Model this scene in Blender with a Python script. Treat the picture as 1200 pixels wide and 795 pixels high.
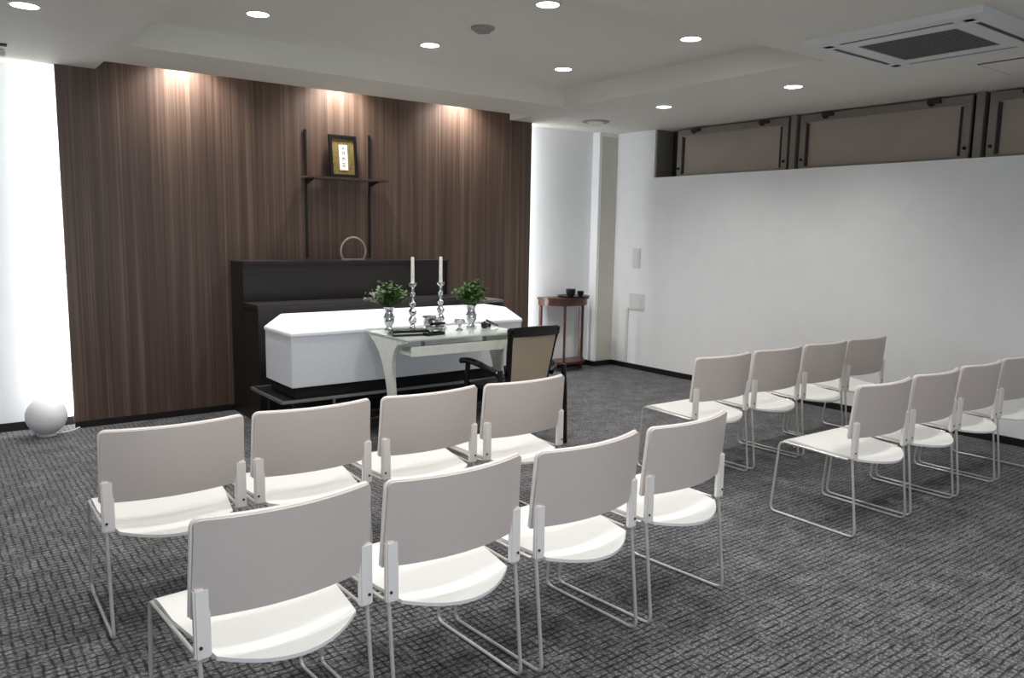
import bpy, bmesh, math, random
from mathutils import Vector, Matrix
random.seed(7)
for o in list(bpy.data.objects): bpy.data.objects.remove(o, do_unlink=True)
SC = bpy.context.scene
C = SC.collection
PI = math.pi

# ------------------------------------------------------------------ camera
CAM_H, CAM_F, CAM_P, CAM_YAW, CAM_ROLL = 1.45, 926.6, .1329, .6459, .0165
cd = bpy.data.cameras.new('camera'); cam = bpy.data.objects.new('camera', cd); C.objects.link(cam)
cd.sensor_fit = 'HORIZONTAL'; cd.sensor_width = 36; cd.lens = CAM_F / 1200 * 36; cd.clip_start = .05
_f = Vector((math.sin(CAM_YAW)*math.cos(CAM_P), math.cos(CAM_YAW)*math.cos(CAM_P), -math.sin(CAM_P)))
_r = Vector((math.cos(CAM_YAW), -math.sin(CAM_YAW), 0)); _u = _r.cross(_f)
_r2 = _r*math.cos(CAM_ROLL) + _u*math.sin(CAM_ROLL); _u2 = _u*math.cos(CAM_ROLL) - _r*math.sin(CAM_ROLL)
cam.matrix_world = Matrix(((_r2.x, _u2.x, -_f.x, 0), (_r2.y, _u2.y, -_f.y, 0), (_r2.z, _u2.z, -_f.z, CAM_H), (0, 0, 0, 1)))
SC.camera = cam
# ------------------------------------------------------------------ world, exposure, daylight
w = bpy.data.worlds.new('world'); SC.world = w; w.use_nodes = True
w.node_tree.nodes['Background'].inputs[0].default_value = (.75, .85, 1, 1)
w.node_tree.nodes['Background'].inputs[1].default_value = 1.0
vs = SC.view_settings
vs.view_transform = 'Standard'; vs.look = 'None'; vs.gamma = 1; vs.use_curve_mapping = False; vs.exposure = 0.06
LAMP_W = 44          # watts of one ceiling downlight
WALL_W = 110          # watts of one wall-washer over the wood panel
LED_L, LED_R = 19, 8
DAY_W = 44           # daylight entering through the rear window

def daylight(name, loc, rot, sx, sy, watts, col):
    l = bpy.data.lights.new(name, 'AREA'); l.shape = 'RECTANGLE'; l.size = sx; l.size_y = sy; l.energy = watts; l.color = col
    o = bpy.data.objects.new(name, l); C.objects.link(o); o.location = loc; o.rotation_euler = rot
    return o
daylight('window_daylight', (.6, -1.79, 1.5), (-PI/2, 0, PI), 2.95, 1.5, DAY_W, (.78, .88, 1))

# ------------------------------------------------------------------ materials
def lin(c): return tuple(((v/255)/12.92 if v/255 <= .04045 else ((v/255+.055)/1.055)**2.4) for v in c) + (1,)
M = {}
def mat(key, rgb, rough=.5, metal=0, var=.06, scale=30, bump=0.0, bscale=200, spec=.5, coat=0):
    m = bpy.data.materials.new(key); m.use_nodes = True; nt = m.node_tree; b = nt.nodes['Principled BSDF']
    tc = nt.nodes.new('ShaderNodeTexCoord')
    n = nt.nodes.new('ShaderNodeTexNoise'); n.inputs['Scale'].default_value = scale; n.inputs['Detail'].default_value = 3
    nt.links.new(tc.outputs['Object'], n.inputs['Vector'])
    r = nt.nodes.new('ShaderNodeValToRGB'); c = lin(rgb)
    r.color_ramp.elements[0].position = .3; r.color_ramp.elements[1].position = .7
    r.color_ramp.elements[0].color = tuple(min(1, v*(1-var)) for v in c[:3]) + (1,)
    r.color_ramp.elements[1].color = tuple(min(1, v*(1+var)) for v in c[:3]) + (1,)
    nt.links.new(n.outputs['Fac'], r.inputs['Fac']); nt.links.new(r.outputs['Color'], b.inputs['Base Color'])
    b.inputs['Roughness'].default_value = rough; b.inputs['Metallic'].default_value = metal
    b.inputs['Specular IOR Level'].default_value = spec; b.inputs['Coat Weight'].default_value = coat
    if bump:
        n2 = nt.nodes.new('ShaderNodeTexNoise'); n2.inputs['Scale'].default_value = bscale
        nt.links.new(tc.outputs['Object'], n2.inputs['Vector'])
        bp = nt.nodes.new('ShaderNodeBump'); bp.inputs['Strength'].default_value = bump; bp.inputs['Distance'].default_value = .002
        nt.links.new(n2.outputs['Fac'], bp.inputs['Height']); nt.links.new(bp.outputs['Normal'], b.inputs['Normal'])
    M[key] = m; return m
def emit(key, rgb, strength):
    m = mat(key, rgb, .4); b = m.node_tree.nodes['Principled BSDF']
    b.inputs['Emission Color'].default_value = lin(rgb); b.inputs['Emission Strength'].default_value = strength
def glass(key, rgb, rough=.02):
    m = mat(key, rgb, rough); b = m.node_tree.nodes['Principled BSDF']; b.inputs['Transmission Weight'].default_value = 1; b.inputs['IOR'].default_value = 1.45

mat('white_wall', (240, 241, 242), .7, var=.015, scale=6, bump=.15, bscale=350)
mat('beige_panel', (205, 203, 190), .6, var=.03, scale=8)
mat('ceiling_paint', (226, 223, 214), .8, var=.012, scale=5, bump=.1, bscale=300)
mat('black_base', (16, 16, 17), .45)
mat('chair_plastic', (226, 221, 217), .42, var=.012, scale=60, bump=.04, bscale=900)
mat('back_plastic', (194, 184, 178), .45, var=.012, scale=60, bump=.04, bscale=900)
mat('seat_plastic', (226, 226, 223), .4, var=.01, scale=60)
mat('chair_wire', (205, 203, 200), .3, metal=.35, var=.03)
mat('screw', (70, 66, 64), .4, metal=.6)
mat('coffin_cloth_shaded', (214, 217, 223), .7, var=.035, scale=45, bump=.35, bscale=120)  # box cloth, darker than the lid: shade of the front face put into the colour
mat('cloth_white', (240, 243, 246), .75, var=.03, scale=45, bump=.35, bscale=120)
mat('black_metal', (20, 20, 22), .35, metal=.3)
mat('edge_metal', (170, 170, 168), .3, metal=.8)
mat('black_pad', (8, 8, 9), .8)
mat('silver', (205, 206, 212), .14, metal=1, var=.05, scale=80)
mat('candle', (238, 236, 228), .5)
mat('black_gloss', (10, 10, 11), .18)
mat('book_page', (225, 223, 210), .7)
mat('table_white', (222, 226, 218), .35, metal=.15)
mat('leaf', (56, 92, 34), .5, var=.45, scale=40)
mat('leaf_pale', (128, 138, 118), .5, var=.25, scale=40)
mat('stem', (60, 84, 40), .6)
mat('beige_fabric', (176, 160, 138), .85, var=.08, scale=300, bump=.4, bscale=500)
mat('dark_fabric', (15, 14, 15), .8)
mat('red_wood', (76, 44, 32), .3, var=.25, scale=18)
mat('ceramic_black', (28, 30, 31), .3)
mat('globe_white', (246, 247, 250), .35, var=.01)
mat('taupe_sheet', (164, 151, 140), .45, var=.05, scale=3)
mat('taupe_frame', (136, 129, 121), .4, metal=.3, var=.06)
mat('dark_gap', (38, 34, 33), .6)
mat('ac_white', (220, 220, 217), .45, var=.01)
mat('ac_grille', (120, 118, 112), .6, var=.05, scale=60)
mat('grey_plate', (214, 215, 213), .4, var=.02)
mat('frame_black', (14, 11, 10), .35)
mat('gold_mat', (118, 102, 56), .5, metal=.1, var=.35, scale=55)
mat('paper', (240, 238, 228), .7)
mat('ink', (62, 72, 66), .7)
mat('shelf_grey', (92, 80, 74), .45, var=.1)
mat('black_track', (18, 14, 13), .4)
mat('hoop_grey', (150, 138, 132), .3, var=.1)
mat('ceil_grey', (150, 148, 142), .6)
mat('cabinet_grey_top', (120, 118, 118), .25)
glass('table_glass', (232, 240, 234), .12); M['table_glass'].node_tree.nodes['Principled BSDF'].inputs['Transmission Weight'].default_value = .45
glass('clear_glass', (225, 240, 230)); glass('acrylic', (235, 235, 235), .08)
emit('lamp_lens', (255, 250, 240), 14)
emit('led', (240, 246, 255), 6)

def wood(key, c0, c1, c2, sx=26, rough=.4, axis='X'):
    """vertical (or horizontal) multi-tone laminate grain, in object metres"""
    m = bpy.data.materials.new(key); m.use_nodes = True; nt = m.node_tree; b = nt.nodes['Principled BSDF']
    tc = nt.nodes.new('ShaderNodeTexCoord')
    def noise(sc, det):
        mp = nt.nodes.new('ShaderNodeMapping'); mp.inputs['Scale'].default_value = sc
        n = nt.nodes.new('ShaderNodeTexNoise'); n.inputs['Scale'].default_value = 1; n.inputs['Detail'].default_value = det; n.inputs['Roughness'].default_value = .6
        nt.links.new(tc.outputs['Object'], mp.inputs['Vector']); nt.links.new(mp.outputs['Vector'], n.inputs['Vector']); return n
    k = (lambda a: (a, 1, .35)) if axis == 'X' else (lambda a: (.35, 1, a))
    n1 = noise(k(sx), 3); n2 = noise(k(sx*4.2), 4)
    mx = nt.nodes.new('ShaderNodeMath'); mx.operation = 'MULTIPLY_ADD'; mx.inputs[1].default_value = .5
    ad = nt.nodes.new('ShaderNodeMath'); ad.operation = 'MULTIPLY'; ad.inputs[1].default_value = .5
    nt.links.new(n2.outputs['Fac'], ad.inputs[0]); nt.links.new(n1.outputs['Fac'], mx.inputs[0]); nt.links.new(ad.outputs[0], mx.inputs[2])
    r = nt.nodes.new('ShaderNodeValToRGB'); e = r.color_ramp.elements
    e[0].position = .34; e[0].color = lin(c0); e[1].position = .66; e[1].color = lin(c2)
    x = e.new(.5); x.color = lin(c1)
    nt.links.new(mx.outputs[0], r.inputs['Fac']); nt.links.new(r.outputs['Color'], b.inputs['Base Color'])
    b.inputs['Roughness'].default_value = rough; M[key] = m
wood('wood_wall', (63, 48, 41), (86, 68, 58), (114, 94, 81), 20, .42)
wood('dark_wood', (20, 17, 17), (27, 23, 23), (36, 31, 30), 26, .4, 'Z')

def carpet():
    m = bpy.data.materials.new('carpet'); m.use_nodes = True; nt = m.node_tree; b = nt.nodes['Principled BSDF']; L = nt.links.new
    g = nt.nodes.new('ShaderNodeNewGeometry')
    def noise(sc, det=2, off=(0, 0, 0)):
        mp = nt.nodes.new('ShaderNodeMapping'); mp.inputs['Scale'].default_value = sc; mp.inputs['Location'].default_value = off
        n = nt.nodes.new('ShaderNodeTexNoise'); n.inputs['Scale'].default_value = 1; n.inputs['Detail'].default_value = det
        L(g.outputs['Position'], mp.inputs['Vector']); L(mp.outputs['Vector'], n.inputs['Vector']); return n.outputs['Fac']
    def math2(op, a, b_):
        n = nt.nodes.new('ShaderNodeMath'); n.operation = op
        for i, v in enumerate((a, b_)):
            if isinstance(v, (int, float)): n.inputs[i].default_value = v
            else: L(v, n.inputs[i])
        return n.outputs[0]
    sp = nt.nodes.new('ShaderNodeSeparateXYZ'); L(g.outputs['Position'], sp.inputs[0])
    wob = noise((9, 9, 1), 2)
    def lines(axis, period, off):            # thin dark woven grooves, broken up by noise stretched along the groove
        ph = math2('ADD', math2('MULTIPLY', sp.outputs[axis], 2*PI/period), math2('MULTIPLY', wob, 4.5))
        sn = math2('MAXIMUM', math2('SUBTRACT', math2('SINE', ph, 0), .25), 0)
        mk = noise((16, 60, 1) if axis == 'Y' else (60, 16, 1), 2, (off, off*.7, 0))
        return math2('MULTIPLY', sn, math2('MAXIMUM', math2('MULTIPLY', math2('SUBTRACT', mk, .36), 4.0), 0))
    ly = lines('Y', .031, 3.0); lx = lines('X', .031, 11.0)
    wx = nt.nodes.new('ShaderNodeMapRange'); L(sp.outputs['X'], wx.inputs['Value']); wx.inputs['From Min'].default_value = 0.0; wx.inputs['From Max'].default_value = 3.2
    wx.inputs['To Min'].default_value = 1.0; wx.inputs['To Max'].default_value = .45
    lx = math2('MULTIPLY', lx, wx.outputs['Result'])
    d = noise((75, 130, 1), 3); big = noise((7, 7, 1), 2)
    base = math2('ADD', math2('ADD', math2('MULTIPLY', d, .95), math2('MULTIPLY', big, .30)), .02)
    v = math2('SUBTRACT', base, math2('MULTIPLY', math2('ADD', ly, math2('MULTIPLY', lx, .9)), .58))
    r = nt.nodes.new('ShaderNodeValToRGB'); e = r.color_ramp.elements
    e[0].position = .25; e[0].color = lin((26, 26, 28)); e[1].position = .80; e[1].color = lin((140, 140, 141))
    x = e.new(.58); x.color = lin((78, 78, 80))
    L(v, r.inputs['Fac']); L(r.outputs['Color'], b.inputs['Base Color'])
    b.inputs['Roughness'].default_value = .95; b.inputs['Sheen Weight'].default_value = .12; b.inputs['Sheen Roughness'].default_value = .5; b.inputs['Specular IOR Level'].default_value = .15
    bp = nt.nodes.new('ShaderNodeBump'); bp.inputs['Strength'].default_value = .6; bp.inputs['Distance'].default_value = .004
    L(v, bp.inputs['Height']); L(bp.outputs['Normal'], b.inputs['Normal']); M['carpet'] = m
carpet()

# ------------------------------------------------------------------ mesh helpers
class MB:
    def __init__(s): s.v = []; s.f = []
    def add(s, vs, fs):
        k = len(s.v); s.v += [tuple(p) for p in vs]; s.f += [tuple(i+k for i in f) for f in fs]; return s
    def box(s, x0, x1, y0, y1, z0, z1):
        return s.add([(x0,y0,z0),(x1,y0,z0),(x1,y1,z0),(x0,y1,z0),(x0,y0,z1),(x1,y0,z1),(x1,y1,z1),(x0,y1,z1)],
                     [(0,3,2,1),(4,5,6,7),(0,1,5,4),(1,2,6,5),(2,3,7,6),(3,0,4,7)])
    def tube(s, pts, r, n=8, caps=True):
        pts = [Vector(p) for p in pts]; vs, fs = [], []; up = None
        for i, p in enumerate(pts):
            t = (pts[min(i+1, len(pts)-1)] - pts[max(i-1, 0)]).normalized()
            if up is None: up = t.orthogonal().normalized()
            up = (up - t*up.dot(t)).normalized(); sd = t.cross(up)
            rr = r[i] if isinstance(r, (list, tuple)) else r
            vs += [p + (up*math.cos(2*PI*k/n) + sd*math.sin(2*PI*k/n))*rr for k in range(n)]
        for i in range(len(pts)-1):
            for k in range(n): fs.append((i*n+k, i*n+(k+1)%n, (i+1)*n+(k+1)%n, (i+1)*n+k))
        if caps: fs += [tuple(range(n-1, -1, -1)), tuple(range((len(pts)-1)*n, len(pts)*n))]
        return s.add(vs, fs)
    def lathe(s, prof, n=24, c=(0, 0, 0), caps=True):
        vs, fs = [], []
        for r, z in prof: vs += [(c[0]+r*math.cos(2*PI*k/n), c[1]+r*math.sin(2*PI*k/n), c[2]+z) for k in range(n)]
        for i in range(len(prof)-1):
            for k in range(n): fs.append((i*n+k, i*n+(k+1)%n, (i+1)*n+(k+1)%n, (i+1)*n+k))
        if caps and prof[0][0] > 1e-4: fs.append(tuple(range(n-1, -1, -1)))
        if caps and prof[-1][0] > 1e-4: fs.append(tuple(range((len(prof)-1)*n, len(prof)*n)))
        return s.add(vs, fs)
    def prism(s, poly, a, b, axis='x'):
        """poly of (p,q) swept from a to b along the axis; x:(y,z) y:(x,z) z:(x,y)"""
        n = len(poly)
        mk = {'x': lambda t, p: (t, p[0], p[1]), 'y': lambda t, p: (p[0], t, p[1]), 'z': lambda t, p: (p[0], p[1], t)}[axis]
        vs = [mk(a, p) for p in poly] + [mk(b, p) for p in poly]
        return s.add(vs, [tuple(range(n-1, -1, -1)), tuple(range(n, 2*n))] + [(i, (i+1) % n, n+(i+1) % n, n+i) for i in range(n)])
    def grid(s, fn, nu, nv):
        vs = [fn(i/(nu-1), j/(nv-1)) for j in range(nv) for i in range(nu)]
        return s.add(vs, [(j*nu+i, j*nu+i+1, (j+1)*nu+i+1, (j+1)*nu+i) for j in range(nv-1) for i in range(nu-1)])
    def build(s, name, m, parent=None, smooth=False, bevel=0, solid=0, kind=None, loc=None):
        me = bpy.data.meshes.new(name); me.from_pydata(s.v, [], s.f); me.update()
        bm = bmesh.new(); bm.from_mesh(me); bmesh.ops.remove_doubles(bm, verts=bm.verts, dist=1e-6)
        bmesh.ops.recalc_face_normals(bm, faces=bm.faces)
        if solid: bmesh.ops.solidify(bm, geom=bm.faces[:], thickness=solid); bmesh.ops.recalc_face_normals(bm, faces=bm.faces)
        if bevel: bmesh.ops.bevel(bm, geom=[e for e in bm.edges if len(e.link_faces) == 2 and e.calc_face_angle(0) > .6], offset=bevel, segments=2, affect='EDGES', clamp_overlap=True)
        bm.to_mesh(me); bm.free()
        if smooth:
            me.polygons.foreach_set('use_smooth', [True]*len(me.polygons))
            me.set_sharp_from_angle(angle=.7)
        me.materials.append(M[m]); o = bpy.data.objects.new(name, me); C.objects.link(o)
        if parent: o.parent = parent
        if loc: o.location = loc
        if kind: o['kind'] = kind
        return o
def fillet(pts, r, n=5):
    pts = [Vector(p) for p in pts]; out = [pts[0]]
    for a, b, c in zip(pts, pts[1:], pts[2:]):
        d1 = (a-b); d2 = (c-b); rr = min(r, d1.length*.45, d2.length*.45); p = b + d1.normalized()*rr; q = b + d2.normalized()*rr
        for k in range(n+1):
            t = k/n; out.append(p*(1-t)**2 + b*2*t*(1-t) + q*t*t)
    return out + [pts[-1]]
def tag(o, label, cat, group=None):
    o['label'] = label; o['category'] = cat
    if group: o['group'] = group
    return o
def thing(name, label, cat, loc=(0, 0, 0), rz=0, group=None):
    o = bpy.data.objects.new(name, None); C.objects.link(o); o.empty_display_size = .05
    o.location = loc; o.rotation_euler = (0, 0, rz); return tag(o, label, cat, group)
def struct(o, label=None):
    o['kind'] = 'structure'
    if label: o['label'] = label
    return o
def dup(root, loc, rz, label):
    r = root.copy(); C.objects.link(r); r.location = loc; r.rotation_euler = (0, 0, rz); r['label'] = label
    for ch in list(root.children):
        c = ch.copy(); C.objects.link(c); c.parent = r
        for g in list(ch.children):
            d = g.copy(); C.objects.link(d); d.parent = c
    return r

# ------------------------------------------------------------------ room shell
ZL, ZH, ZT = 2.54, 2.70, 2.98      # low ceiling, coffer, slab above
YW, YB = 6.33, 6.50                # wood panel face, white back wall
XR, XL, YN = 6.22, -1.70, -1.75    # right wall, left wall, rear wall
struct(MB().box(XL-.2, 6.75, YN-.2, 6.8, -.1, 0).build('floor', 'carpet'), 'dark grey woven carpet floor')
# ceiling: one shell with the raised coffer and the wall-washer slot
def ceiling():
    xs = [XL-.2, 1.09, 1.10, 4.58, 4.70, 6.75]; ys = [YN-.2, 2.91, 5.38, 6.0, YW+.02, 6.8]
    def h(i, j):
        cx, cy = (xs[i]+xs[i+1])/2, (ys[j]+ys[j+1])/2
        if 1.10 < cx < 4.58 and 2.91 < cy < 5.38: return ZH
        if 1.09 < cx < 4.70 and 6.0 < cy < YW+.02: return 2.80
        return ZL
    b = MB(); nx, ny = len(xs)-1, len(ys)-1
    for i in range(nx):
        for j in range(ny):
            z = h(i, j); b.add([(xs[i], ys[j], z), (xs[i+1], ys[j], z), (xs[i+1], ys[j+1], z), (xs[i], ys[j+1], z)], [(0, 3, 2, 1)])
            if i+1 < nx and h(i+1, j) != z:
                z2 = h(i+1, j); b.add([(xs[i+1], ys[j], z), (xs[i+1], ys[j+1], z), (xs[i+1], ys[j+1], z2), (xs[i+1], ys[j], z2)], [(0, 1, 2, 3)])
            if j+1 < ny and h(i, j+1) != z:
                z2 = h(i, j+1); b.add([(xs[i], ys[j+1], z), (xs[i+1], ys[j+1], z), (xs[i+1], ys[j+1], z2), (xs[i], ys[j+1], z2)], [(0, 1, 2, 3)])
    b.box(XL-.2, 6.75, YN-.2, 6.8, ZT, ZT+.05)
    struct(b.build('ceiling', 'ceiling_paint'), 'pale plaster ceiling with a raised coffer')
ceiling()
struct(MB().box(XL-.2, 6.75, YB, 6.8, 0, ZT).build('wall_back', 'white_wall'), 'white wall behind the wood panel')
# wood feature wall, standing proud of the white wall
WX0, WX1 = .84, 4.975
wf = MB().box(WX0, WX1, YW, YW+.04, .05, 2.86).build('wall_wood_panel', 'wood_wall'); struct(wf, 'dark brown wood-grain feature panel')
MB().box(WX0+.004, WX1-.004, YW+.004, YW+.036, 0, .05).build('plinth', 'black_base', wf)
MB().box(WX0+.12, WX1-.12, YW+.04, YB, 0, 2.5).build('backing', 'white_wall', wf)
# pillar in the right corner
pl = MB().box(5.955, XR+.02, 6.39, YB+.02, 0, ZL+.02).build('wall_pillar', 'white_wall'); struct(pl, 'white corner pillar')
MB().box(5.985, XR-.004, 6.384, 6.39, .06, 2.50).build('facing_panel', 'beige_panel', pl)
# right wall with recess above
wr = MB().box(XR, XR+.10, YN-.2, 6.8, 0, 2.05).box(XR+.10, 6.5, YN-.2, 6.8, 0, 2.05).box(XR, 6.5, 5.84, 6.8, 2.05, ZL+.1).build('wall_right', 'white_wall'); struct(wr, 'long white partition wall')
struct(MB().box(6.48, 6.75, YN-.2, 5.84, 2.05, ZL+.1).build('wall_recess', 'dark_gap'), 'dark back of the recess above the partition')
struct(MB().box(6.24, 6.48, 5.825, 5.84, 2.05, ZL).build('trim_1', 'taupe_frame'), 'taupe jamb lining of the recess')
struct(MB().box(XL-.2, XL, YN-.2, 6.8, 0, ZT).build('wall_left', 'white_wall'))
# rear wall with a window (behind the viewer)
struct(MB().box(XL, -.95, YN-.2, YN, 0, ZT).box(2.15, XR+.1, YN-.2, YN, 0, ZT).box(-.95, 2.15, YN-.2, YN, 0, .72).box(-.95, 2.15, YN-.2, YN, 2.28, ZT).build('wall_rear', 'white_wall'))
wn = MB().box(-.95, -.90, YN-.14, YN-.06, .72, 2.28).box(2.10, 2.15, YN-.14, YN-.06, .72, 2.28).box(-.90, 2.10, YN-.14, YN-.06, .72, .77).box(-.90, 2.10, YN-.14, YN-.06, 2.23, 2.28).box(.575, .625, YN-.14, YN-.06, .77, 2.23).build('window_1', 'edge_metal'); struct(wn)
# baseboards
bb = lambda n, *a: struct(MB().box(*a).build(n, 'black_base'), 'black baseboard')
bb('baseboard_back', XL, WX0+.1, YB-.012, YB, 0, .06)
bb('baseboard_back_right', WX1-.1, 5.955, YB-.012, YB, 0, .06)
bb('baseboard_right', XR-.012, XR, YN, 6.384, 0, .055)
p_ = struct(MB().box(5.943, 5.955, 6.372, YB-.012, 0, .055).box(5.955, XR-.012, 6.372, 6.384, 0, .055).build('baseboard_pillar', 'black_base'), 'black baseboard')
# concealed LED strips behind the two edges of the wood panel
for nm, x, wt in (('led_strip', WX0+.06, LED_L), ('led_strip', WX1-.06, LED_R)):
    o = MB().box(x-.008, x+.008, YW+.045, YW+.055, .08, 2.5).build(nm, 'led')
    tag(o, 'thin LED strip behind the %s edge of the wood panel' % ('left' if x < 2 else 'right'), 'led strip', 'LED strips behind the wood panel')
    l = bpy.data.lights.new('strip_light', 'AREA'); l.shape = 'RECTANGLE'; l.size = .02; l.size_y = 2.4; l.energy = wt; l.color = (.97, .985, 1)
    lo = bpy.data.objects.new('strip_light', l); C.objects.link(lo); lo.location = (x, YW+.062, 1.29); lo.rotation_euler = (PI/2, 0, (.5 if x < 2 else -1.0)); lo.parent = o

# ------------------------------------------------------------------ ceiling fixtures
def downlight(x, y, z, label, watts=None, spot=2.4):
    t = thing('downlight', label, 'ceiling light', (x, y, z), 0, 'recessed ceiling downlights')
    MB().lathe([(.062, -.004), (.074, -.005), (.076, 0), (.062, .001)], 28, caps=False).build('trim_ring', 'ac_white', t, True)
    MB().lathe([(0.0001, -.002), (.062, -.003), (.062, .001)], 28).build('lens', 'lamp_lens', t)
    l = bpy.data.lights.new('bulb', 'SPOT'); l.energy = (watts or LAMP_W); l.spot_size = spot; l.spot_blend = .9; l.shadow_soft_size = .06; l.color = (1, .97, .93)
    b = bpy.data.objects.new('bulb', l); C.objects.link(b); b.location = (0, 0, -.02); b.parent = t
    return t
GX = [.52, 1.70, 2.87, 4.05, 5.18]
names_x = ['at the far left', 'second from the left wall', 'in the middle', 'fourth from the left wall', 'beside the partition']
for j, (y, row) in enumerate(((4.78, 'in the ceiling row over the altar table'), (3.53, 'in the ceiling row over the far chairs'), (2.28, 'in the ceiling row over the near chairs'), (1.03, 'in the ceiling row nearest the viewer'), (-.22, 'in the ceiling row behind the viewer'))[:4]):
    for i, x in enumerate(GX):
        if (j == 2 and i >= 3): continue
        z = ZH if (1.1 < x < 4.58 and 2.91 < y < 5.38) else ZL
        downlight(x, y, z, 'round recessed downlight %s, %s' % (row, names_x[i]))
for x, n in ((1.68, 'left'), (2.90, 'middle'), (4.08, 'right')):
    t = downlight(x, 6.20, 2.80, 'hidden wall-washer downlight above the %s of the wood panel' % n, WALL_W, 2.3)
    t['group'] = 'wall-washers in the ceiling slot'

# ------------------------------------------------------------------ stacking chairs
def make_chair():
    t = thing('stacking_chair', '-', 'chair', group='white stacking chairs in rows')
    def seat(u, v):
        a = 2*u-1; q = 1-a*a
        y0 = .035 - .090*q; y1 = .462 - .006*a*a
        y = y0 + (y1-y0)*v; hw = .196 + (.231-.196)*min(1, v/.55)
        z = .388 + .022*min(1, v*1.3) - .010*q*math.sin(PI*min(1, v*1.05)) - .014*q*max(0, 1-v/.5)**2
        if v > .86: z -= .030*((v-.86)/.14)**2
        return (a*hw, y, z)
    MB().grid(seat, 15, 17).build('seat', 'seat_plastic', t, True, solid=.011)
    def back(u, v):
        a = math.sin((2*u-1)*PI/2); q = 1-a*a
        top = .752; bot = .497
        e = abs(a)
        if e > .92: k = min(1, (e-.92)/.08); top -= .020*(1-math.sqrt(max(0, 1-k*k)))
        z = bot + (top-bot)*v
        return (a*(.247-.004*v), .062 - .050*q - .022*v, z)
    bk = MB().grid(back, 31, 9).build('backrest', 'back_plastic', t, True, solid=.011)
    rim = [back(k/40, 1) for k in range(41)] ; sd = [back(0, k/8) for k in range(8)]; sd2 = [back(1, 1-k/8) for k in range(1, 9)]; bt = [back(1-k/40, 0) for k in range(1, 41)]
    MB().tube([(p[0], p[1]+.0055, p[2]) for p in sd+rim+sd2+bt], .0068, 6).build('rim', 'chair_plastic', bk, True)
    for s in (-1, 1):
        x = s*.236
        path = fillet([(x, .046, .52), (x, .046, .41), (x, .002, .008), (x, .487, .008), (x, .452, .393), (x*.985, .10, .383), (x*.97, .07, .384)], .035)
        path[0:1] = [Vector((x, .046, .50))]
        MB().tube(path, .0062, 8).build('side_frame', 'chair_wire', t, True)
        br = MB().box(min(s*.208, s*.2495), max(s*.208, s*.2495), .030, .050, .392, .576).build('bracket', 'chair_plastic', t, True, bevel=.005)
        MB().lathe([(.0045, 0), (.0045, .003), (.0001, .003)], 10).build('screw', 'screw', br, loc=(x, .030, .425)).rotation_euler = (PI/2, 0, 0)
    for y in (.13, .37):
        MB().tube([(-.234, y, .378), (.234, y, .378)], .005, 6).build('cross_bar', 'chair_wire', t, True)
    return t
chair = make_chair()
ordn = ['first', 'second', 'third', 'fourth']
spots = []
for i, (x, rz) in enumerate(((.705, -1.0), (1.237, 0), (1.783, 1.5), (2.312, 2))):
    spots.append((x, 2.91, rz, 'white stacking chair, %s from the left in the left block, row nearest the coffin' % ordn[i]))
for i, (x, rz) in enumerate(((.735, 3.5), (1.262, 2.5), (1.802, 3.5), (2.345, 5))):
    spots.append((x, 1.895+(.03 if i == 3 else 0), rz, 'white stacking chair, %s from the left in the left block, row nearest the viewer' % ordn[i]))
for i, (x, rz) in enumerate(((3.80, -1), (4.345, 0), (4.88, 0), (5.405, 0))):
    spots.append((x, 2.91, rz, 'white stacking chair, %s from the aisle in the far row of the right block' % ordn[i]))
for i, (x, rz) in enumerate(((3.797, -1), (4.335, 0), (4.873, 0), (5.41, 0))):
    spots.append((x, 1.925, rz, 'white stacking chair, %s from the aisle in the near row of the right block' % ordn[i]))
for i, (x, y, rz, lb) in enumerate(spots):
    if i == 0: chair.location = (x, y, 0); chair.rotation_euler = (0, 0, math.radians(rz)); chair['label'] = lb
    else: dup(chair, (x, y, 0), math.radians(rz), lb)

# ------------------------------------------------------------------ dark stepped cabinet behind the coffin
t = thing('stepped_cabinet', 'dark brown stepped cabinet against the wood wall behind the coffin', 'cabinet', (2.9, 6.0, 0))
b = lambda *a: MB().box(a[0]-2.9, a[1]-2.9, a[2]-6.0, a[3]-6.0, a[4], a[5])
b(2.0, 3.80, 6.05, 6.322, .88, 1.18).build('upper_body', 'dark_wood', t)
b(1.98, 3.82, 6.03, 6.325, 1.18, 1.205).build('top_board', 'dark_wood', t, bevel=.003)
b(1.98, 2.0, 6.035, 6.325, 0, 1.18).build('side_panel', 'dark_wood', t, bevel=.002)
b(3.80, 3.82, 6.035, 6.325, 0, 1.18).build('side_panel', 'dark_wood', t, bevel=.002)
b(2.0, 3.80, 5.74, 6.322, .06, .86).build('lower_body', 'dark_wood', t)
b(1.975, 3.825, 5.715, 6.05, .86, .895).build('step_board', 'dark_wood', t, bevel=.003)
b(1.98, 2.0, 5.72, 6.035, 0, .86).build('side_panel', 'dark_wood', t, bevel=.002)
b(2.01, 3.79, 5.76, 6.32, 0, .06).build('plinth', 'black_base', t)
b(3.825, 4.21, 5.72, 6.3, .835, .86).build('side_shelf', 'cabinet_grey_top', t, bevel=.003)
b(3.835, 4.20, 5.74, 6.3, 0, .835).build('side_unit', 'dark_wood', t)
# thin hoop on the cabinet
t = thing('ring_ornament', 'thin clear hoop ornament standing on top of the dark cabinet', 'ornament', (2.95, 6.15, 1.205))
MB().tube([(.112*math.cos(a), 0, .075+.115*math.sin(a)) for a in [(-.62 + k*(PI+1.24)/28) for k in range(29)]], .008, 8).build('hoop', 'hoop_grey', t, True)
MB().box(-.10, .09, -.03, .03, 0, .012).build('base', 'hoop_grey', t, bevel=.003)

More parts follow.
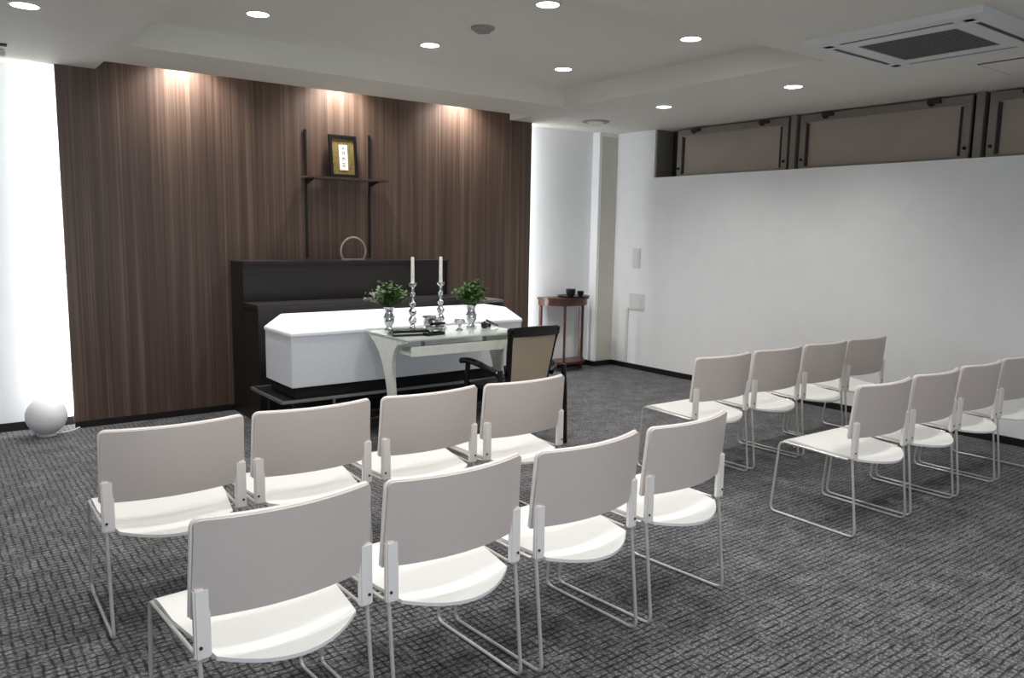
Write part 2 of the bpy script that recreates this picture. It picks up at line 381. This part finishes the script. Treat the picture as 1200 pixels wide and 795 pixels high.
# ------------------------------------------------------------------ bier and coffin
t = thing('bier', 'black bier trolley with a metal-edged platform carrying the coffin', 'trolley', (2.9, 5.25, 0))
b = lambda *a: MB().box(a[0]-2.9, a[1]-2.9, a[2]-5.25, a[3]-5.25, a[4], a[5])
b(1.86, 3.95, 4.955, 5.55, .315, .325).build('platform', 'black_metal', t)
b(1.855, 3.955, 4.945, 4.957, .312, .332).box(1.855-2.9, 3.955-2.9, 5.548-5.25, 5.56-5.25, .312, .332).box(1.855-2.9, 1.867-2.9, 4.957-5.25, 5.548-5.25, .312, .332).box(3.943-2.9, 3.955-2.9, 4.957-5.25, 5.548-5.25, .312, .332).build('edge_rail', 'edge_metal', t, bevel=.002)
b(1.98, 3.83, 5.03, 5.47, .325, .40).build('pad', 'black_pad', t)
for x in (1.98, 3.82):
    for y in (5.02, 5.48):
        lg = b(x-.025, x+.025, y-.025, y+.025, .07, .315).build('leg', 'black_metal', t, bevel=.003)
        MB().lathe([(.034, -.011), (.036, 0), (.034, .011)], 16).build('caster', 'black_pad', lg, True, loc=(x-2.9, y-5.25, .036)).rotation_euler = (PI/2, 0, 0)
for y in (5.02, 5.48): b(1.98, 3.82, y-.015, y+.015, .13, .165).build('stretcher', 'black_metal', t)
for x in (1.98, 3.82): b(x-.015, x+.015, 5.045, 5.455, .135, .16).build('stretcher', 'black_metal', t)
for x in (2.24, 3.55): b(x-.008, x+.008, 4.99, 5.006, .16, .315).build('support_post', 'edge_metal', t)

t = thing('coffin', 'white cloth-covered coffin with a hipped lid lying on the black bier', 'coffin', (2.9, 5.25, .40))
x0, x1, y0, y1 = 1.942-2.9, 3.872-2.9, -.25, .25
MB().box(x0+.006, x1-.006, y0+.006, y1-.006, 0, .350).build('box', 'coffin_cloth_shaded', t, bevel=.004)
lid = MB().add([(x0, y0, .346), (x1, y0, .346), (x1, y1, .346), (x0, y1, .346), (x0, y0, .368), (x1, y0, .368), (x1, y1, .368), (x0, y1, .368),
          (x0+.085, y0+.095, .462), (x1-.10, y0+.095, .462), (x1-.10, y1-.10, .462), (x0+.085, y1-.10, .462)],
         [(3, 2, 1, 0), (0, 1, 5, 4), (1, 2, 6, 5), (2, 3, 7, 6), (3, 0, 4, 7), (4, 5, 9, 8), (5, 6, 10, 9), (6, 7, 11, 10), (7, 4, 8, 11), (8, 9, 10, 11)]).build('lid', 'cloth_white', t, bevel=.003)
# ------------------------------------------------------------------ altar table
TX, TY, TZ = 2.93, 4.665, .765
t = thing('altar_table', 'glass-topped altar table with curved pale legs in front of the coffin', 'table', (TX, TY, 0))
MB().box(-.465, .465, -.29, .285, TZ-.012, TZ).build('glass_top', 'table_glass', t, bevel=.002)
for s in (-1, 1):
    x = s*.445
    outer = [(.278, TZ-.016), (.245, .735), (.185, .70), (.12, .645), (.07, .575), (.035, .50), (.005, .40), (-.02, .28), (-.045, .14), (-.06, .012)]
    inner = [(-.14, .012), (-.12, .15), (-.105, .28), (-.09, .40), (-.075, .50), (-.075, .59), (-.10, .665), (-.15, .715), (-.285, .742), (-.285, TZ-.016)]
    MB().prism(outer+inner, x-.014, x+.014, 'x').build('curved_leg', 'table_white', t, bevel=.004)
MB().box(-.429, .429, -.27, .02, .655, .675).build('shelf', 'table_white', t, bevel=.003)
MB().box(-.429, .429, -.278, -.270, .650, .715).build('shelf_front', 'table_white', t, bevel=.002)
for x in (-.25, .25): MB().box(x-.01, x+.01, -.13, -.11, .675, TZ-.012).build('spacer', 'edge_metal', t)
for s in (-1, 1): MB().box(s*.445-.03, s*.445+.03, -.20, -.01, 0, .012).build('foot_plate', 'table_white', t, bevel=.003)

def on_table(x, y): return (x, y, TZ)
for x, y, lb in ((2.735, 4.78, 'left'), (2.975, 4.80, 'right')):
    t = thing('candlestick', 'tall silver candlestick on the altar table, %s of the pair' % lb, 'candlestick', on_table(x, y), 0, 'pair of silver candlesticks')
    MB().lathe([(.0001, 0), (.042, 0), (.044, .008), (.034, .016), (.018, .03), (.014, .045), (.024, .058), (.030, .075), (.022, .092), (.013, .105), (.026, .122), (.029, .138), (.018, .155), (.011, .17), (.020, .182), (.022, .196), (.012, .21), (.010, .235), (.016, .25), (.019, .262), (.012, .275), (.011, .305), (.026, .318), (.030, .330), (.029, .336), (.012, .330), (.0001, .330)], 20).build('stem', 'silver', t, True)
    c = thing('candle', 'white taper candle standing in the %s silver candlestick' % lb, 'candle', (x, y, TZ+.330), 0, 'pair of white taper candles')
    MB().lathe([(.0001, 0), (.0125, 0), (.0115, .175), (.009, .182), (.0001, .184)], 14).build('wax', 'candle', c, True)
    MB().tube([(0, 0, .182), (.001, 0, .195)], .0012, 5).build('wick', 'black_metal', c)

def bouquet(x, y, lb, seed, pale, tint):
    v = thing('vase', 'small silver vase holding green leaves, %s end of the altar table' % lb, 'vase', on_table(x, y), 0, 'pair of silver vases')
    MB().lathe([(.0001, 0), (.034, 0), (.036, .008), (.022, .022), (.02, .035), (.034, .06), (.038, .085), (.030, .115), (.024, .135), (.032, .158), (.041, .168), (.036, .168), (.02, .135), (.0001, .13)], 20).build('body', 'silver', v, True)
    MB().lathe([(.037, .092), (.040, .096), (.037, .100)], 20).build('band', 'silver', v, True)
    rd = random.Random(seed)
    t = thing('leafy_bouquet', 'bunch of green leaves in the silver vase, %s end of the altar table' % lb, 'plant', (x, y, TZ+.15), 0, 'green altar bouquets')
    lv, lp, st = MB(), MB(), MB()
    for k in range(64):
        th = rd.uniform(0, 2*PI); el = rd.uniform(.05, 1.35); L = rd.uniform(.08, .155)
        d = Vector((math.cos(th)*math.cos(el), math.sin(th)*math.cos(el)*.85, math.sin(el)*1.1))
        tip = Vector((0, 0, .05)) + Vector((d.x*L*1.0, d.y*L*.9, d.z*L*.92)); base = Vector((d.x*.01, d.y*.01, -.05))
        mid = (tip*.5 + base*.5) + Vector((0, 0, .03))
        if k % 2 == 0: st.tube([base, mid, tip], .0016, 5)
        for q in range(7):
            p = mid.lerp(tip, q/6) + Vector((rd.uniform(-.02, .02), rd.uniform(-.02, .02), rd.uniform(-.015, .018)))
            ax = Vector((rd.uniform(-1, 1), rd.uniform(-1, 1), rd.uniform(-.3, .8))).normalized()
            sd = ax.cross(Vector((rd.uniform(-.4, .4), rd.uniform(-.4, .4), 1))).normalized(); nn = sd.cross(ax)
            l_, w_ = rd.uniform(.028, .048), rd.uniform(.011, .018)
            tgt = lp if (pale and p.x < -.05 and rd.random() < .6) else lv
            tgt.add([p, p+ax*l_*.5+sd*w_-nn*.003, p+ax*l_, p+ax*l_*.5-sd*w_-nn*.003, p+ax*l_*.5+nn*.002], [(0, 1, 4), (1, 2, 4), (2, 3, 4), (3, 0, 4)])
    if pale:
        for k in range(26):
            p = Vector((rd.uniform(-.165, -.09), rd.uniform(-.05, .05), rd.uniform(.06, .12)))
            ax = Vector((rd.uniform(-1, .3), rd.uniform(-1, 1), rd.uniform(-.3, .8))).normalized(); sd = ax.orthogonal().normalized(); nn = sd.cross(ax)
            lp.add([p, p+ax*.016+sd*.010, p+ax*.032, p+ax*.016-sd*.010, p+ax*.016+nn*.002], [(0, 1, 4), (1, 2, 4), (2, 3, 4), (3, 0, 4)])
    lv.build('foliage', 'leaf', t, kind='stuff'); st.build('stems', 'stem', t, kind='stuff')
    if pale: lp.build('pale_foliage', 'leaf_pale', t, kind='stuff')
bouquet(2.595, 4.86, 'left', 3, True, 0); bouquet(3.20, 4.74, 'right', 8, False, 0)

t = thing('sutra_box', 'flat black box with pale pages lying at the left front of the altar table', 'box', on_table(2.60, 4.60), math.radians(-12))
MB().box(-.125, .125, -.065, .065, 0, .013).build('bottom_cover', 'black_gloss', t, bevel=.001)
MB().box(-.115, .118, -.058, .060, .013, .023).build('pages', 'book_page', t)
MB().box(-.125, .125, -.065, .065, .023, .038).build('top_cover', 'black_gloss', t, bevel=.001)
t = thing('pen_tray', 'small black tray lying beside the flat black box on the altar table', 'tray', on_table(2.745, 4.515), math.radians(8))
MB().box(-.075, .075, -.03, .03, 0, .008).build('base', 'black_gloss', t, bevel=.001)
MB().box(-.075, .075, -.03, -.024, .008, .020).box(-.075, .075, .024, .03, .008, .020).box(-.075, -.069, -.024, .024, .008, .020).box(.069, .075, -.024, .024, .008, .020).build('rim', 'black_gloss', t)
t = thing('incense_burner', 'round silver incense burner between the candlesticks', 'bowl', on_table(2.862, 4.72))
MB().lathe([(.0001, .012), (.04, .014), (.062, .035), (.068, .06), (.062, .085), (.066, .095), (.074, .098), (.070, .102), (.056, .09), (.0001, .08)], 26).build('bowl', 'silver', t, True)
for k in range(3):
    a = k*2*PI/3-.5; MB().lathe([(.0001, 0), (.009, 0), (.012, .02), (.008, .03), (.0001, .032)], 10).build('foot', 'silver', t, True, loc=(.04*math.cos(a), .04*math.sin(a), 0))
MB().box(-.06, .06, -.069, -.064, .05, .065).build('band', 'black_metal', t)
t = thing('glass_box', 'small clear glass box in front of the silver incense burner', 'box', on_table(2.80, 4.585))
MB().box(-.055, .055, -.04, .04, 0, .05).build('body', 'clear_glass', t, bevel=.003)
MB().box(-.05, .05, -.035, .035, .0505, .056).build('lid', 'clear_glass', t, bevel=.002)
t = thing('goblet', 'small silver footed goblet right of the candlesticks', 'goblet', on_table(3.045, 4.66))
MB().lathe([(.0001, 0), (.026, 0), (.024, .006), (.008, .014), (.007, .03), (.018, .04), (.032, .055), (.036, .075), (.033, .075), (.026, .055), (.0001, .045)], 20).build('cup', 'silver', t, True)
for s in (-1, 1): MB().tube([(s*.033, 0, .068), (s*.044, 0, .066), (s*.045, 0, .05), (s*.028, 0, .048)], .003, 6).build('handle', 'silver', t, True)
t = thing('black_cup', 'small black lidded cup near the right end of the altar table', 'cup', on_table(3.275, 4.68))
MB().lathe([(.0001, 0), (.018, 0), (.025, .01), (.027, .03), (.0001, .03)], 18).build('body', 'black_gloss', t, True)
MB().lathe([(.028, .030), (.026, .036), (.010, .042), (.006, .048), (.0001, .049)], 18).build('lid', 'black_gloss', t, True)
t = thing('bell_striker', 'short black bell striker leaning on a rest at the right end of the altar table', 'striker', on_table(3.355, 4.68))
MB().tube([(.03, -.02, .012), (-.035, .045, .05)], [.006, .009], 8).build('rod', 'black_gloss', t, True)
MB().box(-.03, -.01, .015, .04, 0, .028).build('rest', 'black_gloss', t, bevel=.003)

# ------------------------------------------------------------------ armchair
t = thing('armchair', 'black wooden armchair with a beige upholstered back facing the altar table', 'armchair', (3.27, 4.08, 0))
for s in (-1, 1):
    MB().tube(fillet([(s*.285, .005, 0), (s*.275, .01, .42), (s*.27, .02, .56)], .03),   .018, 8).build('rear_leg', 'black_gloss', t, True)
    MB().tube([(s*.285, .40, 0), (s*.283, .395, .42), (s*.28, .385, .56)], .018, 8).build('front_leg', 'black_gloss', t, True)
    arm = fillet([(s*.20, .075, .50), (s*.262, .10, .535), (s*.285, .24, .575), (s*.288, .37, .585), (s*.288, .455, .570)], .06)
    MB().tube(arm, .021, 8).build('armrest', 'black_gloss', t, True)
def trap(z): return .150 + (.195-.150)*(z-.36)/(.84-.36)
def yb(z): return .10 - .085*(z-.36)/.48
for s in (-1, 1):
    zs = [.36, .48, .60, .72, .83]
    MB().tube([(s*trap(z), yb(z)-.012*(z > .75), z) for z in zs], .021, 8).build('back_stile', 'black_gloss', t, True)
def railf(z0, z1, th):
    m_ = MB(); n = 12; vs = []
    for k in range(n+1):
        a = -1+2*k/n; x = a*(trap(z1)+.018); bow = -.03*(1-a*a)
        y = yb(z1)+bow
        lift = .012*(1-a*a)
        vs += [(x, y-th, z0), (x, y+th, z0), (x, y+th, z1+lift), (x, y-th, z1+lift)]
    fs = [(0, 1, 2, 3), (n*4+3, n*4+2, n*4+1, n*4)]
    for k in range(n):
        for q in range(4): fs.append((k*4+q, k*4+(q+1) % 4, (k+1)*4+(q+1) % 4, (k+1)*4+q))
    return m_.add(vs, fs)
railf(.775, .83, .018).build('top_rail', 'black_gloss', t, True, bevel=.005)
def bpad(u, v):
    a = 2*u-1; z = .40 + (.785-.40)*v
    return (a*(trap(z)-.012), yb(z) - .018*(1-a*a), z)
MB().grid(bpad, 11, 9).build('back_pad', 'beige_fabric', t, True, solid=.022)
def cush(u, v):
    a = 2*u-1; c = 2*v-1; return (a*.262, .22+c*.185, .425 + .03*(1-a**4)*(1-c**4))
MB().grid(cush, 11, 11).box(-.262, .262, .035, .405, .385, .424).build('seat_cushion', 'dark_fabric', t, True)
MB().box(-.265, .265, .02, .05, .33, .40).box(-.265, .265, .37, .40, .33, .40).box(-.275, -.25, .05, .37, .33, .40).box(.25, .275, .05, .37, .33, .40).build('seat_frame', 'black_gloss', t)

# ------------------------------------------------------------------ demilune side table in the corner
SX, SY, SZ = 5.52, 6.475, .79
t = thing('demilune_table', 'reddish-brown half-round side table against the white wall in the corner', 'side table', (SX, SY, 0))
def half(r, d=1.0, n=20): return [(r*math.cos(PI+PI*k/n), d*r*math.sin(PI+PI*k/n)) for k in range(n+1)]
MB().prism(half(.32, .95), SZ-.02, SZ, 'z').build('top', 'red_wood', t, bevel=.003)
MB().prism(half(.30, .93), SZ-.085, SZ-.02, 'z').build('apron', 'red_wood', t)
for x, y, r in ((-.285, -.025, .020), (.205, -.12, .030), (-.13, -.235, .015)):
    MB().tube([(x, y, SZ-.08), (x, y, .1), (x, y, 0)], [r, r*.85, r*.8], 8).build('leg', 'red_wood', t, True)
MB().tube([(.285, -.022, SZ-.08), (.285, -.022, 0)], .018, 8).build('leg', 'red_wood', t, True)
MB().prism(half(.29, .92), .085, .11, 'z').build('lower_shelf', 'red_wood', t)
t = thing('serving_tray', 'flat black tray on the half-round side table', 'tray', (SX+.06, SY-.15, SZ))
MB().lathe([(.0001, 0), (.13, 0), (.17, .008), (.175, .016), (.168, .014), (.13, .006), (.0001, .006)], 28).build('plate', 'ceramic_black', t, True)
for nm, lb, x, y, k in (('tea_cup', 'taller dark cup on the black tray', -.06, -.02, 1.15), ('tea_cup', 'lower dark cup on the black tray, nearer the pillar', .07, -.03, .8)):
    t = thing(nm, lb, 'cup', (SX+.06+x, SY-.15+y, SZ+.0065), .4, 'dark cups on the side table')
    MB().lathe([(.0001, 0), (.028*k, 0), (.03*k, .008), (.042*k, .03*k), (.046*k, .07*k), (.043*k, .07*k), (.036*k, .03*k), (.0001, .02*k)], 20).build('bowl', 'ceramic_black', t, True)
    MB().tube([(-.043*k, 0, .055*k), (-.075*k, 0, .05*k), (-.07*k, 0, .025*k), (-.04*k, 0, .022*k)], .005, 6).build('handle', 'ceramic_black', t, True)

# ------------------------------------------------------------------ wall shelf, framed tablet, globe lamp, wall plates
t = thing('wall_shelf', 'thin grey-brown shelf on two black wall tracks over the cabinet', 'shelf', (2.93, YW, 1.88))
for x in (2.615-2.93, 3.19-2.93):
    MB().box(x-.009, x+.009, -.012, 0, -.66, .385).build('track', 'black_track', t)
    MB().prism([(-.012, -.06), (-.012, -.012), (-.16, -.012), (-.16, -.022)], x-.006, x+.006, 'x').build('bracket', 'black_track', t)
MB().box(-.37, .37, -.18, -.014, -.012, .006).build('board', 'shelf_grey', t, bevel=.002)
t = thing('framed_tablet', 'black-framed gold picture with a white inscribed strip on the wall shelf', 'picture frame', (2.925, YW-.075, 1.886), 0)
g = bpy.data.objects['framed_tablet']; tilt = math.radians(-6)
def ft(o): o.rotation_euler = (tilt, 0, 0); return o
FW, FH = .125, .355
ft(MB().box(-FW, -FW+.028, -.012, .012, 0, FH).build('frame_side', 'frame_black', t, bevel=.003)); ft(MB().box(FW-.028, FW, -.012, .012, 0, FH).build('frame_side', 'frame_black', t, bevel=.003))
ft(MB().box(-FW+.028, FW-.028, -.012, .012, 0, .03).build('frame_bottom', 'frame_black', t, bevel=.003)); ft(MB().box(-FW+.028, FW-.028, -.012, .012, FH-.03, FH).build('frame_top', 'frame_black', t, bevel=.003))
ft(MB().box(-FW+.02, FW-.02, -.003, .008, .02, FH-.02).build('gold_backing', 'gold_mat', t))
ft(MB().box(-.038, .038, -.006, -.003, .065, .275).build('paper_strip', 'paper', t))
ink = MB()
for k, z in enumerate((.245, .205, .160, .110)):      # four small brush characters, too small to read in the photograph
    for (xa, za, xb, zb) in (((-.014, .008, .014, .010), (0, .016, 0, -.014), (-.012, -.002, .012, -.001)), ((-.014, .010, .014, .010), (-.010, .010, -.010, -.012), (.010, .010, .010, -.012), (-.010, -.001, .010, -.001)), ((-.014, .004, .014, .006), (0, .016, -.012, -.012), (0, .004, .013, -.012)), ((-.012, .012, .012, .012), (0, .012, 0, -.012), (-.014, -.012, .014, -.012)))[k]:
        d = Vector((xb-xa, 0, zb-za)).normalized(); n = Vector((-d.z, 0, d.x))*.0022; p, q = Vector((xa, -.0064, z+za)), Vector((xb, -.0064, z+zb))
        ink.add([p+n, q+n, q-n, p-n], [(0, 1, 2, 3)])
ft(ink.build('inscription', 'ink', t))

t = thing('globe_lamp', 'white glass globe lamp on the carpet by the left edge of the wood panel', 'lamp', (.655, 6.23, 0))
GR = .130
MB().lathe([(.06, 0), (.065, .004), (.065, .014), (.05, .02)], 24).build('base', 'grey_plate', t, True)
MB().lathe([(GR*math.sin(a), .140-GR*math.cos(a)) for a in [(.02+k*(PI-.04)/24) for k in range(25)]], 40).build('globe', 'globe_white', t, True)
MB().tube(fillet([(.07, 0, .006), (.15, .03, .006), (.21, .10, .006), (.30, .21, .006)], .04), .006, 6).build('cord', 'grey_plate', t, True)

def plate(name, label, y0, y1, z0, z1, parts):
    t = thing(name, label, 'wall plate', (XR, (y0+y1)/2, z0))
    w_, h_ = (y1-y0), z1-z0
    MB().box(-.012, 0, -w_/2, w_/2, 0, h_).build('plate', 'grey_plate', t, bevel=.003)
    for k in range(parts): MB().box(-.018, -.012, -w_*.3, w_*.3, h_*(.12+.8*k/parts), h_*(.12+.8*k/parts)+h_*.62/parts).build('button', 'ac_white', t, bevel=.002)
plate('switch_plate', 'upper narrow light-switch plate on the white wall near the pillar', 5.985, 6.09, 1.10, 1.31, 3)
plate('control_panel', 'lower wider grey control panel on the white wall near the pillar', 5.90, 6.12, .645, .825, 1)
o = MB().box(XR-.014, XR, 6.13, 6.165, .055, .66).build('cable_cover', 'grey_plate', bevel=.003); tag(o, 'thin vertical cable cover below the grey control panel', 'cable cover')

# ------------------------------------------------------------------ metal-framed panels in the recess above the partition
for i, (ya, yb_, lb) in enumerate(((5.66, 4.36, 'nearest the pillar'), (4.24, 2.80, 'in the middle'), (2.68, 1.24, 'under the air conditioner, at the right edge'))):
    t = thing('transom_panel', 'taupe metal-framed panel above the white partition, %s' % lb, 'panel', (6.36, (ya+yb_)/2, 2.05), 0, 'metal-framed panels above the partition')
    hw = (ya-yb_)/2; H = ZL-2.05
    MB().box(.02, .035, -hw+.05, hw-.05, .02, H-.07).build('sheet', 'taupe_sheet', t)
    MB().box(0, .04, -hw, hw, H-.075, H-.012).build('top_rail', 'taupe_frame', t, bevel=.004)
    MB().box(0, .04, -hw, hw, 0, .03).build('bottom_rail', 'taupe_frame', t, bevel=.004)
    for s in (-1, 1):
        st = MB().box(0, .04, s*(hw-.03)-.03, s*(hw-.03)+.03, .03, H-.075).build('stile', 'taupe_frame', t, bevel=.004)
        MB().box(.005, .0199, s*(hw-.072)-.01, s*(hw-.072)+.01, .035, H-.09).build('gasket', 'dark_gap', t)
        MB().lathe([(.013, 0), (.013, .012), (.008, .018), (.0001, .019)], 12).build('bolt', 'black_metal', st, True, loc=(0, s*(hw-.03), .09)).rotation_euler = (0, -PI/2, 0)
        k = MB().box(-.035, 0, -.05, .05, H-.05, H-.02).build('roller_bracket', 'dark_gap', t, bevel=.004, loc=(0, s*(hw*.62)+.0, 0))
        MB().lathe([(.022, -.01), (.022, .01)], 14).build('roller', 'black_metal', k, True, loc=(-.02, .02, H-.045)).rotation_euler = (0, PI/2, 0)
for y, lb in ((4.30, 'between the first and middle panels'), (2.74, 'between the middle and last panels')):
    o = MB().box(6.35, 6.47, y-.03, y+.03, 2.05, ZL).build('mullion', 'taupe_frame', bevel=.004); tag(o, 'taupe metal mullion above the partition, %s' % lb, 'mullion', 'mullions above the partition')

# ------------------------------------------------------------------ ceiling air conditioner and small fixtures
AX, AY, AH = 4.515, 2.245, .475
t = thing('ceiling_air_conditioner', 'square white ceiling cassette air conditioner with a central grille', 'air conditioner', (AX, AY, ZL))
def ring(o_, i_, z0, z1):
    m_ = MB(); m_.box(-o_, o_, -o_, -i_, z0, z1).box(-o_, o_, i_, o_, z0, z1).box(-o_, -i_, -i_, i_, z0, z1).box(i_, o_, -i_, i_, z0, z1); return m_
ring(AH, .395, -.035, 0).build('outer_frame', 'ac_white', t)
ring(.345, .262, -.035, 0).build('inner_frame', 'ac_white', t)
MB().box(-.395, .395, -.395, .395, -.0305, -.001).build('recess', 'dark_gap', t)
for k in range(4):
    c, s = math.cos(k*PI/2), math.sin(k*PI/2)
    o = MB().add([(-.30, .347, -.0375), (.30, .347, -.0375), (.30, .362, -.0345), (-.30, .362, -.0345)], [(0, 1, 2, 3)]).build('louver', 'ac_white', t, solid=.004); o.rotation_euler = (0, 0, k*PI/2)
    for sx in (-1, 1):
        o = MB().box(sx*.3475-.0475, sx*.3475+.0475, .345, .395, -.0345, -.006).build('corner_block', 'ac_white', t); o.rotation_euler = (0, 0, k*PI/2)
gr = MB().box(-.262, .262, -.262, .262, -.030, -.006).build('grille', 'ac_grille', t)
for k in range(24): MB().box(-.255, .255, -.250+k*.0215, -.245+k*.0215, -.033, -.030).build('slat', 'ac_grille', gr)
t = thing('access_hatch', 'flat square ceiling access hatch beside the air conditioner', 'hatch', (5.62, 2.09, ZL))
MB().box(-.262, .262, -.262, .262, -.004, 0).build('dark_joint', 'dark_gap', t); MB().box(-.252, .262, -.262, .250, -.008, -.004).build('door', 'ceiling_paint', t)
t = thing('smoke_detector', 'round grey smoke detector in the raised ceiling', 'detector', (2.88, 4.17, ZH))
MB().lathe([(.075, 0), (.072, -.012), (.05, -.022), (.0001, -.024)], 24).build('body', 'ceil_grey', t, True); MB().lathe([(.05, -.022), (.046, -.03), (.0001, -.032)], 20).build('cover', 'ceil_grey', t, True)
t = thing('ceiling_vent', 'round pale ceiling vent above the side table', 'vent', (5.37, 5.83, ZL))
MB().lathe([(.135, 0), (.13, -.008), (.10, -.012), (.10, -.004), (.0001, -.004)], 28).build('ring', 'ceil_grey', t, True); MB().lathe([(.085, -.002), (.08, -.014), (.0001, -.016)], 24).build('disc', 'ceiling_paint', t, True)
t = thing('ceiling_spotlight', 'small white spotlight fixture on the ceiling above the left wall', 'spotlight', (.47, 5.86, ZL))
MB().box(-.10, .06, -.02, .02, -.012, 0).build('rail', 'dark_gap', t); MB().tube([(.0, 0, -.012), (0, 0, -.04)], .008, 8).build('arm', 'ac_white', t)
MB().tube([(-.05, .0, -.055), (.045, .03, -.045)], .024, 14).build('head', 'ac_white', t, True)
